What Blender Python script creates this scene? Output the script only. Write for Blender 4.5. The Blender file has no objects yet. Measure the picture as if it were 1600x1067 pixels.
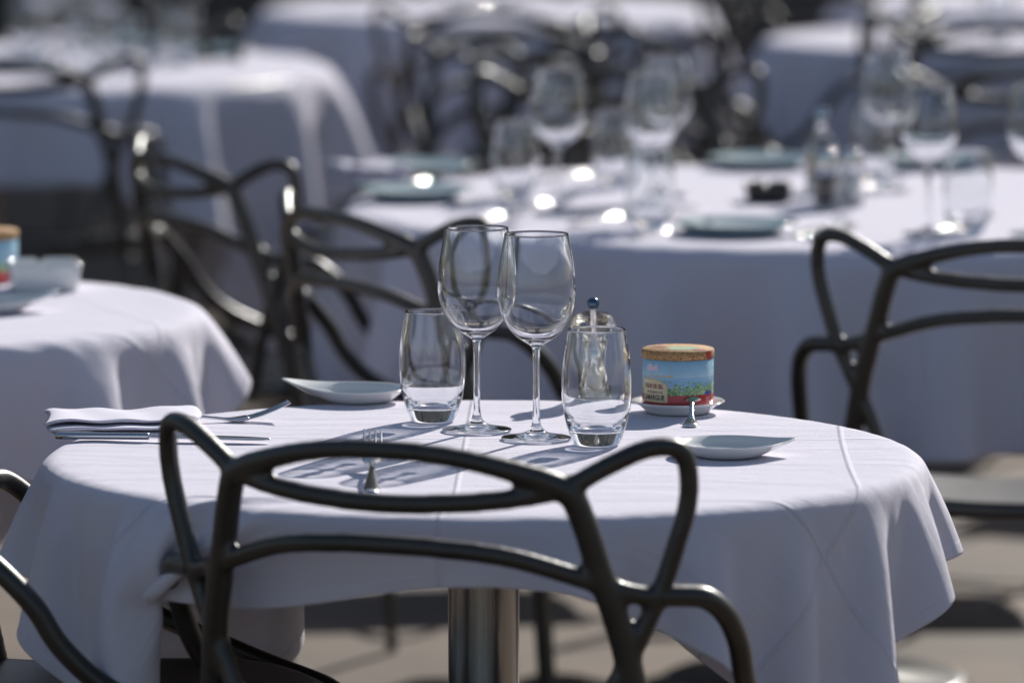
import bpy, bmesh, math, random
import numpy as np
from mathutils import Vector, Matrix
from math import sin, cos, pi, radians, sqrt, atan2

scene = bpy.context.scene
# ------------------------------------------------------------------ camera
F_PX, CAM_H, PITCH = 8900.0, 1.525, math.atan(1038/8900.0)
cd = bpy.data.cameras.new("camera"); cam = bpy.data.objects.new("camera", cd)
scene.collection.objects.link(cam); scene.camera = cam
cam.location = (0, 0, CAM_H); cam.rotation_euler = (pi/2 - PITCH, 0, 0)
cd.sensor_width = 36; cd.lens = F_PX/1600*36; cd.clip_start = .1; cd.clip_end = 500
cd.dof.use_dof = True; cd.dof.focus_distance = 5.92; cd.dof.aperture_fstop = 4.2
# ------------------------------------------------------------------ light
SUN_EL, SUN_AZ = radians(31), radians(27)        # azimuth from +Y towards +X
world = bpy.data.worlds.new("World"); scene.world = world; world.use_nodes = True
nt = world.node_tree; sky = nt.nodes.new("ShaderNodeTexSky"); sky.sky_type = 'NISHITA'
sky.sun_disc = False; sky.sun_elevation = SUN_EL; sky.sun_rotation = SUN_AZ
nt.links.new(sky.outputs[0], nt.nodes["Background"].inputs[0]); nt.nodes["Background"].inputs[1].default_value = .05
sl = bpy.data.lights.new("sun", 'SUN'); sl.energy = 3.3; sl.angle = radians(.55); sl.color = (1, .965, .90)
sun = bpy.data.objects.new("sun", sl); scene.collection.objects.link(sun)
sd = Vector((sin(SUN_AZ)*cos(SUN_EL), cos(SUN_AZ)*cos(SUN_EL), sin(SUN_EL)))
sun.rotation_euler = sd.to_track_quat('Z', 'Y').to_euler(); sun.location = (6, 12, 9)
scene.view_settings.view_transform = 'Standard'; scene.view_settings.look = 'None'
scene.view_settings.exposure = 0.82; scene.view_settings.gamma = 1
scene.cycles.max_bounces = 16; scene.cycles.transmission_bounces = 14; scene.cycles.glossy_bounces = 8
scene.cycles.transparent_max_bounces = 16
scene.cycles.blur_glossy = .3; scene.cycles.sample_clamp_indirect = 60

# ------------------------------------------------------------------ helpers
CP, SP = cos(PITCH), sin(PITCH)
def at_z(u, v, z=.74):
    d = Vector((0, CP, -SP)) + Vector((1, 0, 0))*((u-800)/F_PX) - Vector((0, SP, CP))*((v-533.5)/F_PX)
    t = (z-CAM_H)/d.z
    return Vector((0, 0, CAM_H)) + d*t

def link(o): scene.collection.objects.link(o); return o
def thing(name, label, cat, loc=(0, 0, 0), rz=0, group=None):
    o = link(bpy.data.objects.new(name, None)); o.empty_display_size = .05
    o.location = loc; o.rotation_euler = (0, 0, rz); o['label'] = label; o['category'] = cat
    if group: o['group'] = group
    return o
def mesh_obj(name, me, mat=None, parent=None, smooth=True):
    o = link(bpy.data.objects.new(name, me))
    if mat: me.materials.clear(); me.materials.append(mat)
    if smooth: me.polygons.foreach_set('use_smooth', [True]*len(me.polygons))
    if parent: o.parent = parent
    return o
def bm_obj(name, bm, mat=None, parent=None, smooth=True):
    me = bpy.data.meshes.new(name); bm.to_mesh(me); bm.free()
    return mesh_obj(name, me, mat, parent, smooth)
def tag(o, label, cat, group=None, kind=None):
    if label: o['label'] = label
    if cat: o['category'] = cat
    if group: o['group'] = group
    if kind: o['kind'] = kind
    return o
def dup(root, loc, rz, label, group=None):
    def rec(o, par):
        c = o.copy(); scene.collection.objects.link(c); c.parent = par
        for ch in kids.get(o.name, []): rec(ch, c)
        return c
    kids = {}
    for o in list(bpy.data.objects):
        if o.parent: kids.setdefault(o.parent.name, []).append(o)
    r = rec(root, None); r.location = loc; r.rotation_euler = (0, 0, rz); r['label'] = label
    if group: r['group'] = group
    return r

# ------------------------------------------------------------------ materials
def new_mat(name):
    m = bpy.data.materials.new(name); m.use_nodes = True
    return m, m.node_tree, m.node_tree.nodes["Principled BSDF"]
def N(nt, t, **kw):
    n = nt.nodes.new(t)
    for k, v in kw.items():
        if k.startswith('i_'): n.inputs[k[2:].replace('_', ' ')].default_value = v
        else: setattr(n, k, v)
    return n
def simple(name, col, rough=.5, metal=0, bump=0, bscale=200, spec=.5, coat=0, var=0):
    m, nt, b = new_mat(name)
    b.inputs['Base Color'].default_value = (*col, 1); b.inputs['Roughness'].default_value = rough
    b.inputs['Metallic'].default_value = metal; b.inputs['Specular IOR Level'].default_value = spec
    b.inputs['Coat Weight'].default_value = coat
    tc = N(nt, 'ShaderNodeTexCoord')
    if bump:
        n = N(nt, 'ShaderNodeTexNoise', i_Scale=bscale, i_Detail=4.); nt.links.new(tc.outputs['Object'], n.inputs['Vector'])
        bp = N(nt, 'ShaderNodeBump', i_Strength=bump, i_Distance=.001); nt.links.new(n.outputs['Fac'], bp.inputs['Height'])
        nt.links.new(bp.outputs[0], b.inputs['Normal'])
    if var:
        n = N(nt, 'ShaderNodeTexNoise', i_Scale=6., i_Detail=6.); nt.links.new(tc.outputs['Object'], n.inputs['Vector'])
        r = N(nt, 'ShaderNodeMapRange'); r.inputs['To Min'].default_value = rough-var; r.inputs['To Max'].default_value = rough+var
        nt.links.new(n.outputs['Fac'], r.inputs['Value']); nt.links.new(r.outputs[0], b.inputs['Roughness'])
    return m

def cloth_mat():
    m, nt, b = new_mat("tablecloth_cotton"); L = nt.links.new
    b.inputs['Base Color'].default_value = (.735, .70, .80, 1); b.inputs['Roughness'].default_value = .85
    b.inputs['Specular IOR Level'].default_value = .25; b.inputs['Sheen Weight'].default_value = .15
    b.inputs['Sheen Roughness'].default_value = .5
    uv = N(nt, 'ShaderNodeUVMap', uv_map='UVMap')                       # metres in the cloth's own plane
    sep = N(nt, 'ShaderNodeSeparateXYZ'); L(uv.outputs[0], sep.inputs[0])
    w1 = N(nt, 'ShaderNodeTexWave', i_Scale=260.); w1.bands_direction = 'X'; L(uv.outputs[0], w1.inputs['Vector'])
    w2 = N(nt, 'ShaderNodeTexWave', i_Scale=260.); w2.bands_direction = 'Y'; L(uv.outputs[0], w2.inputs['Vector'])
    weave = N(nt, 'ShaderNodeMath', operation='ADD'); L(w1.outputs['Fac'], weave.inputs[0]); L(w2.outputs['Fac'], weave.inputs[1])
    no = N(nt, 'ShaderNodeTexNoise', i_Scale=9., i_Detail=7., i_Roughness=.6, i_Distortion=.6)
    mp = N(nt, 'ShaderNodeMapping'); mp.inputs['Scale'].default_value = (.5, 2.4, 1); L(uv.outputs[0], mp.inputs[0]); L(mp.outputs[0], no.inputs['Vector'])
    bp0 = N(nt, 'ShaderNodeBump', i_Strength=.8, i_Distance=.006); L(no.outputs['Fac'], bp0.inputs['Height'])
    bp1 = N(nt, 'ShaderNodeBump', i_Strength=.35, i_Distance=.0006); L(weave.outputs[0], bp1.inputs['Height']); L(bp0.outputs[0], bp1.inputs['Normal'])
    # ironed-in fold creases: small ridges along lines of the cloth's own plane
    prev = None
    for ax, pos in (('X', .37), ('X', -.02), ('Y', .07), ('Y', -.37)):
        s = N(nt, 'ShaderNodeMath', operation='SUBTRACT'); L(sep.outputs[ax], s.inputs[0]); s.inputs[1].default_value = pos
        a = N(nt, 'ShaderNodeMath', operation='ABSOLUTE'); L(s.outputs[0], a.inputs[0])
        r = N(nt, 'ShaderNodeMapRange'); r.interpolation_type = 'SMOOTHSTEP'
        r.inputs['From Max'].default_value = .004; r.inputs['To Min'].default_value = 1; r.inputs['To Max'].default_value = 0
        L(a.outputs[0], r.inputs['Value'])
        if prev is None: prev = r
        else:
            q = N(nt, 'ShaderNodeMath', operation='MAXIMUM'); L(prev.outputs[0], q.inputs[0]); L(r.outputs[0], q.inputs[1]); prev = q
    bp2 = N(nt, 'ShaderNodeBump', i_Strength=.8, i_Distance=.002); L(prev.outputs[0], bp2.inputs['Height']); L(bp1.outputs[0], bp2.inputs['Normal'])
    # stitched hem
    hm = N(nt, 'ShaderNodeAttribute', attribute_name='hem')
    r = N(nt, 'ShaderNodeMapRange'); r.inputs['From Min'].default_value = .012; r.inputs['From Max'].default_value = .0145; L(hm.outputs['Fac'], r.inputs['Value'])
    bp3 = N(nt, 'ShaderNodeBump', i_Strength=.8, i_Distance=.0012); bp3.invert = True; L(r.outputs[0], bp3.inputs['Height']); L(bp2.outputs[0], bp3.inputs['Normal'])
    L(bp3.outputs[0], b.inputs['Normal'])
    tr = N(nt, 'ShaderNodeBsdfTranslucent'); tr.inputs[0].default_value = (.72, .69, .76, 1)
    mx = N(nt, 'ShaderNodeMixShader'); mx.inputs[0].default_value = .06
    L(b.outputs[0], mx.inputs[1]); L(tr.outputs[0], mx.inputs[2]); L(mx.outputs[0], nt.nodes['Material Output'].inputs[0])
    return m

def glass_mat(name='clear_glass', ior=1.5, rough=0.0, tint=(.985, .99, .995), thin=.0, grough=.1):
    """refracting glass, mixed with a thin-wall model (straight-through light plus Schlick reflection)"""
    m = bpy.data.materials.new(name); m.use_nodes = True; nt = m.node_tree; L = nt.links.new
    nt.nodes.remove(nt.nodes["Principled BSDF"])
    g = N(nt, 'ShaderNodeBsdfGlass'); g.inputs['Color'].default_value = (*tint, 1); g.inputs['Roughness'].default_value = rough
    g.inputs['IOR'].default_value = ior
    lw = N(nt, 'ShaderNodeLayerWeight'); lw.inputs['Blend'].default_value = .5
    pw = N(nt, 'ShaderNodeMath', operation='POWER'); L(lw.outputs['Facing'], pw.inputs[0]); pw.inputs[1].default_value = 4.5
    ma = N(nt, 'ShaderNodeMath', operation='MULTIPLY_ADD'); L(pw.outputs[0], ma.inputs[0]); ma.inputs[1].default_value = .9; ma.inputs[2].default_value = .045
    t = N(nt, 'ShaderNodeBsdfTransparent'); t.inputs[0].default_value = (*tint, 1)
    gl = N(nt, 'ShaderNodeBsdfGlossy'); gl.inputs['Roughness'].default_value = grough
    mx = N(nt, 'ShaderNodeMixShader'); L(ma.outputs[0], mx.inputs[0]); L(t.outputs[0], mx.inputs[1]); L(gl.outputs[0], mx.inputs[2])
    m2 = N(nt, 'ShaderNodeMixShader'); m2.inputs[0].default_value = thin; L(g.outputs[0], m2.inputs[1]); L(mx.outputs[0], m2.inputs[2])
    L(m2.outputs[0], nt.nodes['Material Output'].inputs[0])
    return m

def plastic_mat():
    m, nt, b = new_mat("black_moulded_plastic"); L = nt.links.new
    tc = N(nt, 'ShaderNodeTexCoord')
    n = N(nt, 'ShaderNodeTexNoise', i_Scale=900., i_Detail=2.); L(tc.outputs['Object'], n.inputs['Vector'])
    n2 = N(nt, 'ShaderNodeTexNoise', i_Scale=14., i_Detail=6.); L(tc.outputs['Object'], n2.inputs['Vector'])
    cr = N(nt, 'ShaderNodeValToRGB'); cr.color_ramp.elements[0].color = (.020, .017, .014, 1); cr.color_ramp.elements[1].color = (.040, .034, .028, 1)
    cr.color_ramp.elements[0].position = .35; cr.color_ramp.elements[1].position = .7
    L(n2.outputs['Fac'], cr.inputs[0]); L(cr.outputs[0], b.inputs['Base Color'])
    b.inputs['Coat Weight'].default_value = .45; b.inputs['Coat Roughness'].default_value = .3
    r = N(nt, 'ShaderNodeMapRange'); r.inputs['To Min'].default_value = .32; r.inputs['To Max'].default_value = .5
    L(n2.outputs['Fac'], r.inputs['Value']); L(r.outputs[0], b.inputs['Roughness'])
    bp = N(nt, 'ShaderNodeBump', i_Strength=.5, i_Distance=.0006); L(n.outputs['Fac'], bp.inputs['Height']); L(bp.outputs[0], b.inputs['Normal'])
    return m

def steel_brushed():
    m, nt, b = new_mat("brushed_steel"); L = nt.links.new
    b.inputs['Base Color'].default_value = (.50, .47, .44, 1); b.inputs['Metallic'].default_value = 1
    tc = N(nt, 'ShaderNodeTexCoord'); mp = N(nt, 'ShaderNodeMapping'); mp.inputs['Scale'].default_value = (90, 90, 3); L(tc.outputs['Object'], mp.inputs[0])
    n = N(nt, 'ShaderNodeTexNoise', i_Scale=1., i_Detail=5.); L(mp.outputs[0], n.inputs['Vector'])
    r = N(nt, 'ShaderNodeMapRange'); r.inputs['To Min'].default_value = .12; r.inputs['To Max'].default_value = .4; L(n.outputs['Fac'], r.inputs['Value']); L(r.outputs[0], b.inputs['Roughness'])
    bp = N(nt, 'ShaderNodeBump', i_Strength=.35, i_Distance=.002); L(n.outputs['Fac'], bp.inputs['Height']); L(bp.outputs[0], b.inputs['Normal'])
    return m

def floor_mat():
    m, nt, b = new_mat("stone_paving"); L = nt.links.new
    tc = N(nt, 'ShaderNodeTexCoord')
    br = N(nt, 'ShaderNodeTexBrick', i_Scale=1.0); br.inputs['Brick Width'].default_value = .8; br.inputs['Row Height'].default_value = .4
    br.inputs['Mortar Size'].default_value = .008; br.inputs['Color1'].default_value = (.135, .092, .062, 1); br.inputs['Color2'].default_value = (.078, .055, .040, 1)
    br.inputs['Mortar'].default_value = (.06, .05, .04, 1); L(tc.outputs['Object'], br.inputs['Vector'])
    n = N(nt, 'ShaderNodeTexNoise', i_Scale=2.2, i_Detail=8., i_Roughness=.65); L(tc.outputs['Object'], n.inputs['Vector'])
    mr = N(nt, 'ShaderNodeMapRange'); mr.inputs['To Min'].default_value = .4; mr.inputs['To Max'].default_value = 1.6; L(n.outputs['Fac'], mr.inputs['Value'])
    mx = N(nt, 'ShaderNodeMix', data_type='RGBA', blend_type='MULTIPLY'); mx.inputs[0].default_value = 1
    L(br.outputs['Color'], mx.inputs[6]); L(mr.outputs[0], mx.inputs[7]); L(mx.outputs[2], b.inputs['Base Color'])
    b.inputs['Roughness'].default_value = .75
    bp = N(nt, 'ShaderNodeBump', i_Strength=.4, i_Distance=.01); L(n.outputs['Fac'], bp.inputs['Height']); L(bp.outputs[0], b.inputs['Normal'])
    return m

def cork_mat():
    m, nt, b = new_mat("cork"); L = nt.links.new
    tc = N(nt, 'ShaderNodeTexCoord')
    v = N(nt, 'ShaderNodeTexVoronoi', i_Scale=750.); L(tc.outputs['Object'], v.inputs['Vector'])
    n = N(nt, 'ShaderNodeTexNoise', i_Scale=380., i_Detail=5., i_Roughness=.7); L(tc.outputs['Object'], n.inputs['Vector'])
    cr = N(nt, 'ShaderNodeValToRGB'); e = cr.color_ramp.elements
    e[0].color = (.10, .04, .012, 1); e[0].position = .36; e[1].color = (.62, .36, .15, 1); e[1].position = .62
    L(n.outputs['Fac'], cr.inputs[0])
    mx = N(nt, 'ShaderNodeMix', data_type='RGBA'); mx.inputs[0].default_value = .25; L(cr.outputs[0], mx.inputs[6])
    c2 = N(nt, 'ShaderNodeValToRGB'); c2.color_ramp.elements[0].color = (.3, .15, .06, 1); c2.color_ramp.elements[1].color = (.6, .38, .18, 1)
    L(v.outputs['Color'], c2.inputs[0]); L(c2.outputs[0], mx.inputs[7]); L(mx.outputs[2], b.inputs['Base Color'])
    b.inputs['Roughness'].default_value = .8
    bp = N(nt, 'ShaderNodeBump', i_Strength=.7, i_Distance=.0006); L(n.outputs['Fac'], bp.inputs['Height']); L(bp.outputs[0], b.inputs['Normal'])
    return m

def tin_picture_mat():
    """the printed landscape round the tin: pale blue sky, sea line, green scrub (object coords, metres)"""
    m, nt, b = new_mat("printed_landscape"); L = nt.links.new
    tc = N(nt, 'ShaderNodeTexCoord'); sep = N(nt, 'ShaderNodeSeparateXYZ'); L(tc.outputs['Object'], sep.inputs[0])
    cr = N(nt, 'ShaderNodeValToRGB'); e = cr.color_ramp.elements
    mr = N(nt, 'ShaderNodeMapRange'); mr.inputs['From Min'].default_value = .012; mr.inputs['From Max'].default_value = .052; L(sep.outputs['Z'], mr.inputs['Value'])
    e[0].position = 0; e[0].color = (.20, .42, .66, 1); e[1].position = 1; e[1].color = (.26, .50, .66, 1)
    for p, c in ((.44, (.24, .46, .68)), (.50, (.34, .52, .68)), (.52, (.22, .42, .62)), (.535, (.44, .62, .74)), (.75, (.36, .58, .72))):
        k = e.new(p); k.color = (*c, 1)
    L(mr.outputs[0], cr.inputs[0])
    wash = N(nt, 'ShaderNodeTexNoise', i_Scale=60., i_Detail=5.); L(tc.outputs['Object'], wash.inputs['Vector'])
    wr = N(nt, 'ShaderNodeMapRange'); wr.inputs['To Min'].default_value = .85; wr.inputs['To Max'].default_value = 1.15; L(wash.outputs['Fac'], wr.inputs['Value'])
    m0 = N(nt, 'ShaderNodeMix', data_type='RGBA', blend_type='MULTIPLY'); m0.inputs[0].default_value = 1; L(cr.outputs[0], m0.inputs[6]); L(wr.outputs[0], m0.inputs[7])
    # scrub
    n = N(nt, 'ShaderNodeTexNoise', i_Scale=330., i_Detail=4., i_Roughness=.7); L(tc.outputs['Object'], n.inputs['Vector'])
    n2 = N(nt, 'ShaderNodeTexNoise', i_Scale=420., i_Detail=2.); n2.inputs['Distortion'].default_value = 1.; L(tc.outputs['Object'], n2.inputs['Vector'])
    gc = N(nt, 'ShaderNodeValToRGB'); g = gc.color_ramp.elements; g[0].position = .3; g[0].color = (.04, .12, .06, 1); g[1].position = .7; g[1].color = (.55, .58, .25, 1)
    k = g.new(.5); k.color = (.14, .34, .12, 1); k = g.new(.58); k.color = (.35, .5, .32, 1)
    L(n2.outputs['Fac'], gc.inputs[0])
    lim = N(nt, 'ShaderNodeMapRange'); lim.inputs['From Min'].default_value = .018; lim.inputs['From Max'].default_value = .033
    lim.inputs['To Min'].default_value = .36; lim.inputs['To Max'].default_value = .66; L(sep.outputs['Z'], lim.inputs['Value'])
    gt = N(nt, 'ShaderNodeMath', operation='GREATER_THAN'); L(n.outputs['Fac'], gt.inputs[0]); L(lim.outputs[0], gt.inputs[1])
    zl = N(nt, 'ShaderNodeMath', operation='LESS_THAN'); L(sep.outputs['Z'], zl.inputs[0]); zl.inputs[1].default_value = .0295
    an = N(nt, 'ShaderNodeMath', operation='MULTIPLY'); L(gt.outputs[0], an.inputs[0]); L(zl.outputs[0], an.inputs[1])
    m1 = N(nt, 'ShaderNodeMix', data_type='RGBA'); L(an.outputs[0], m1.inputs[0]); L(m0.outputs[2], m1.inputs[6]); L(gc.outputs[0], m1.inputs[7])
    L(m1.outputs[2], b.inputs['Base Color']); b.inputs['Roughness'].default_value = .3; b.inputs['Coat Weight'].default_value = .4
    return m

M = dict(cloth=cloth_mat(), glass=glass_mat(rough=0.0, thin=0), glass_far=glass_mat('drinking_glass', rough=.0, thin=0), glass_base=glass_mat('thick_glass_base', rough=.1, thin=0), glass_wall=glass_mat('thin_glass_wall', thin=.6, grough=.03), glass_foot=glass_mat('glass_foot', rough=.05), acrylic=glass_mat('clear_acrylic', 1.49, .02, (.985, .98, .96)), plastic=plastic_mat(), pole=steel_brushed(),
         floor=floor_mat(), cork=cork_mat(), picture=tin_picture_mat(),
         ceramic=simple('glazed_porcelain', (.74, .75, .74), .12, bump=.05, bscale=40, coat=.3),
         teal=simple('teal_glaze', (.30, .42, .44), .15, coat=.5, bump=.05, bscale=40),
         darkchrome=simple('dark_blue_chrome', (.12, .17, .24), .08, 1), chrome=simple('polished_chrome', (.75, .76, .78), .06, 1, var=.03),
         cutlery=simple('stainless_cutlery', (.66, .66, .67), .14, 1, var=.06),
         red=simple('red_print', (.42, .012, .025), .3, coat=.4, var=.08), cream=simple('cream_label', (.66, .55, .36), .4, var=.1),
         ink=simple('dark_ink', (.02, .03, .02), .5), redink=simple('dark_red_ink', (.22, .02, .02), .5), whiteink=simple('white_ink', (.8, .75, .75), .5),
         blue=simple('blue_print', (.03, .06, .42), .4), gold=simple('ochre_print', (.62, .42, .14), .4), pink=simple('pink_print', (.66, .52, .60), .4),
         greenprint=simple('green_print', (.25, .36, .22), .6, var=.1), tinrim=simple('tin_cardboard', (.5, .62, .66), .4),
         wood=simple('dark_laminate', (.05, .035, .025), .4, var=.1), dark=simple('dark_smoked_plastic', (.02, .018, .016), .3, var=.1),
         salt=simple('white_salt', (.8, .8, .78), .8, bump=.5, bscale=900), pepper=simple('pepper_grains', (.05, .035, .025), .8, bump=.8, bscale=900),
         stone=simple('ochre_limestone', (.34, .27, .19), .85, bump=.5, bscale=8), shutter=simple('grey_shutter', (.10, .13, .14), .6),
         pane=simple('window_glass', (.02, .025, .03), .08), lemon=simple('amber_oil', (.45, .28, .05), .2))

# ------------------------------------------------------------------ geometry helpers
def lathe_bm(profile, n=64, bm=None, close=False, off=(0, 0, 0)):
    bm = bm or bmesh.new(); rings = []
    for r, z in profile:
        if r < 1e-6: rings.append([bm.verts.new((off[0], off[1], z+off[2]))])
        else: rings.append([bm.verts.new((off[0]+r*cos(2*pi*i/n), off[1]+r*sin(2*pi*i/n), z+off[2])) for i in range(n)])
    for a, b in zip(rings, rings[1:]):
        for i in range(n):
            j = (i+1) % n
            if len(a) == 1 and len(b) == 1: break
            if len(a) == 1: bm.faces.new((a[0], b[j], b[i]))
            elif len(b) == 1: bm.faces.new((a[i], a[j], b[0]))
            else: bm.faces.new((a[i], a[j], b[j], b[i]))
    return bm
def catmull(P, k=6, closed=False):
    P = [np.array(p, float) for p in P]; n = len(P); out = []
    for i in range(n-1):
        p0 = P[max(i-1, 0)]; p1 = P[i]; p2 = P[i+1]; p3 = P[min(i+2, n-1)]
        for j in range(k):
            t = j/k
            out.append(.5*((2*p1)+(-p0+p2)*t+(2*p0-5*p1+4*p2-p3)*t*t+(-p0+3*p1-3*p2+p3)*t**3))
    out.append(P[-1]); return out
def tube_bm(pts, rad, n=14, bm=None, k=6, flat=1.0):
    """tube along a smooth curve; rad is a number or one per control point; flat squashes one axis"""
    bm = bm or bmesh.new()
    if not hasattr(rad, '__len__'): rad = [rad]*len(pts)
    C = catmull([list(p)+[r] for p, r in zip(pts, rad)], k)
    rings = []; up = Vector((0, 0, 1)); prev = None
    for i, c in enumerate(C):
        p = Vector(c[:3]); a = Vector(C[max(i-1, 0)][:3]); b = Vector(C[min(i+1, len(C)-1)][:3])
        t = (b-a).normalized()
        if prev is None:
            x = t.cross(up); x = x if x.length > .1 else t.cross(Vector((0, 1, 0))); x.normalize()
        else: x = (prev - t*prev.dot(t)).normalized()
        prev = x; y = t.cross(x)
        rings.append([bm.verts.new(p + x*(c[3]*cos(2*pi*q/n)) + y*(c[3]*flat*sin(2*pi*q/n))) for q in range(n)])
    for a, b in zip(rings, rings[1:]):
        for i in range(n): bm.faces.new((a[i], a[(i+1) % n], b[(i+1) % n], b[i]))
    bm.faces.new(rings[0][::-1]); bm.faces.new(rings[-1])
    bmesh.ops.recalc_face_normals(bm, faces=bm.faces)
    return bm
def box_bm(c, s, bev=0, bm=None, seg=2):
    own = bmesh.new(); bmesh.ops.create_cube(own, size=1)
    for v in own.verts: v.co = Vector((c[0]+v.co.x*s[0], c[1]+v.co.y*s[1], c[2]+v.co.z*s[2]))
    if bev: bmesh.ops.bevel(own, geom=own.edges[:], offset=bev, segments=seg, affect='EDGES', profile=.5)
    if bm is None: return own
    me = bpy.data.meshes.new('tmp'); own.to_mesh(me); own.free(); bm.from_mesh(me); bpy.data.meshes.remove(me); return bm
def baked(name, bm, mods, mat, parent):
    """apply modifiers through the depsgraph so copies share a plain mesh"""
    me = bpy.data.meshes.new('tmp'); bm.to_mesh(me); bm.free()
    o = link(bpy.data.objects.new('tmp', me))
    for t, kw in mods:
        m = o.modifiers.new(t, t)
        for k, v in kw.items(): setattr(m, k, v)
    dg = bpy.context.evaluated_depsgraph_get(); dg.update()
    nm = bpy.data.meshes.new_from_object(o.evaluated_get(dg)); nm.name = name
    bpy.data.objects.remove(o); bpy.data.meshes.remove(me)
    return mesh_obj(name, nm, mat, parent)

# ------------------------------------------------------------------ cloth, settled by a small position-based solver
def settle(R, S, ztop, rot=0, shift=(0, 0), n=64, steps=230, iters=14, seed=0, round_=False, rho=.011, floor=.0, caps=(), planes=(), bend=((2, .08), (4, .012)), pinr=.88, amp=1.3):
    rng = np.random.RandomState(seed)
    a = np.linspace(-.5, .5, n)*S; gx, gy = np.meshgrid(a, a, indexing='ij')
    if round_:
        u, v = gx/(S/2), gy/(S/2); gx = u*np.sqrt(1-v*v/2)*S/2; gy = v*np.sqrt(1-u*u/2)*S/2
    U = np.stack([gx, gy], -1)
    c, s = cos(rot), sin(rot)
    P = np.stack([gx*c-gy*s+shift[0], gx*s+gy*c+shift[1], np.full_like(gx, ztop+.004)], -1)
    ph = rng.rand(6)*6.28
    P[..., 2] += .002*np.sin(P[..., 0]*9+ph[0])*np.sin(P[..., 1]*8+ph[1])
    ang = np.arctan2(P[..., 1], P[..., 0]); rr = np.hypot(P[..., 0], P[..., 1])
    P[..., 2] += amp*np.clip(rr-R*.96, 0, 1)*(.35*np.sin(ang*5+ph[2])+.30*np.sin(ang*9+ph[3])+.25*np.sin(ang*13+ph[4]))
    V = np.zeros_like(P); pin = np.hypot(P[..., 0], P[..., 1]) < R*pinr; P[..., 2][pin] = ztop; P0 = P.copy()
    G = []
    def add(A, B, st):
        A0 = U[A]; B0 = U[B]; G.append((A, B, np.linalg.norm(A0-B0, axis=-1)[..., None], st))
    sl = slice
    for o in (0, 1):
        add((sl(o, n-1, 2), sl(None)), (sl(o+1, n, 2), sl(None)), 1.) if True else 0
        add((sl(None), sl(o, n-1, 2)), (sl(None), sl(o+1, n, 2)), 1.)
    def cut(A, B): return A, B
    G2 = []
    for A, B, r, st in G:
        G2.append((A, B, r, st))
    for o in (0, 1):
        for A, B in (((sl(o, n-1, 2), sl(0, n-1)), (sl(o+1, n, 2), sl(1, n))), ((sl(o, n-1, 2), sl(1, n)), (sl(o+1, n, 2), sl(0, n-1)))):
            G2.append((A, B, np.linalg.norm(U[A]-U[B], axis=-1)[..., None], .9))
    for k, st in bend:
        G2.append(((sl(0, n-k), sl(None)), (sl(k, n), sl(None)), np.linalg.norm(U[:n-k]-U[k:], axis=-1)[..., None], st))
        G2.append(((sl(None), sl(0, n-k)), (sl(None), sl(k, n)), np.linalg.norm(U[:, :n-k]-U[:, k:], axis=-1)[..., None], st))
    dt = 1/90.; Rr = R-rho; zc = ztop-rho
    for it in range(steps):
        damp = .985 if it < steps*.7 else .93
        V *= damp; V[..., 2] -= 9.8*dt; V[pin] = 0; old = P.copy(); P = P+V*dt
        for q in range(iters):
            for A, B, r0, st in G2:
                d = P[B]-P[A]; L = np.sqrt((d*d).sum(-1, keepdims=True))+1e-9
                e = d*(.5*st*(L-r0)/L)
                P[A] += e; P[B] -= e
            r = np.hypot(P[..., 0], P[..., 1])+1e-9; dr = np.maximum(r-Rr, 0); dz = P[..., 2]-zc
            ins = r < Rr
            # above / inside the disc: lift to the top
            P[pin] = P0[pin]
            m = ins & (dz < rho) & (dz > 0); P[..., 2][m] = zc+rho
            m = (r < R) & (dz <= 0) & (dz > -.10) & ~pin; k = R/r[m]; P[..., 0][m] *= k; P[..., 1][m] *= k
            dd = np.sqrt(dr*dr+dz*dz)+1e-9; m2 = (~ins) & (dd < rho)
            f = (rho/dd)[m2]; nr = Rr+dr[m2]*f; k = nr/r[m2]
            P[..., 0][m2] *= k; P[..., 1][m2] *= k; P[..., 2][m2] = zc+dz[m2]*f
            P[..., 2] = np.maximum(P[..., 2], floor+.004)
            for (nx, ny, pd, xm, zm) in planes:
                e_ = P[..., 0]*nx+P[..., 1]*ny-pd; m = (e_ > 0) & (P[..., 0] < xm) & (P[..., 2] < zm)
                P[..., 0][m] -= nx*e_[m]*.5; P[..., 1][m] -= ny*e_[m]*.5
            for (ax, ay, az, bx, by, bz, cr_) in caps:
                a3 = np.array((ax, ay, az)); ab = np.array((bx, by, bz))-a3
                t = np.clip(((P-a3)@ab)/(ab@ab), 0, 1)[..., None]; w = P-(a3+ab*t); dl = np.sqrt((w*w).sum(-1, keepdims=True))+1e-9
                P += np.where(dl < cr_, w*(cr_/dl-1), 0)
        con = (np.hypot(P[..., 0], P[..., 1]) < R) & (P[..., 2] > ztop-.004)
        P[con, :2] = old[con, :2]+(P[con, :2]-old[con, :2])*.95
        V = (P-old)/dt
        sp = np.sqrt((V*V).sum(-1, keepdims=True)); V *= np.minimum(1, .9/(sp+1e-9))
    return P, U
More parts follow.
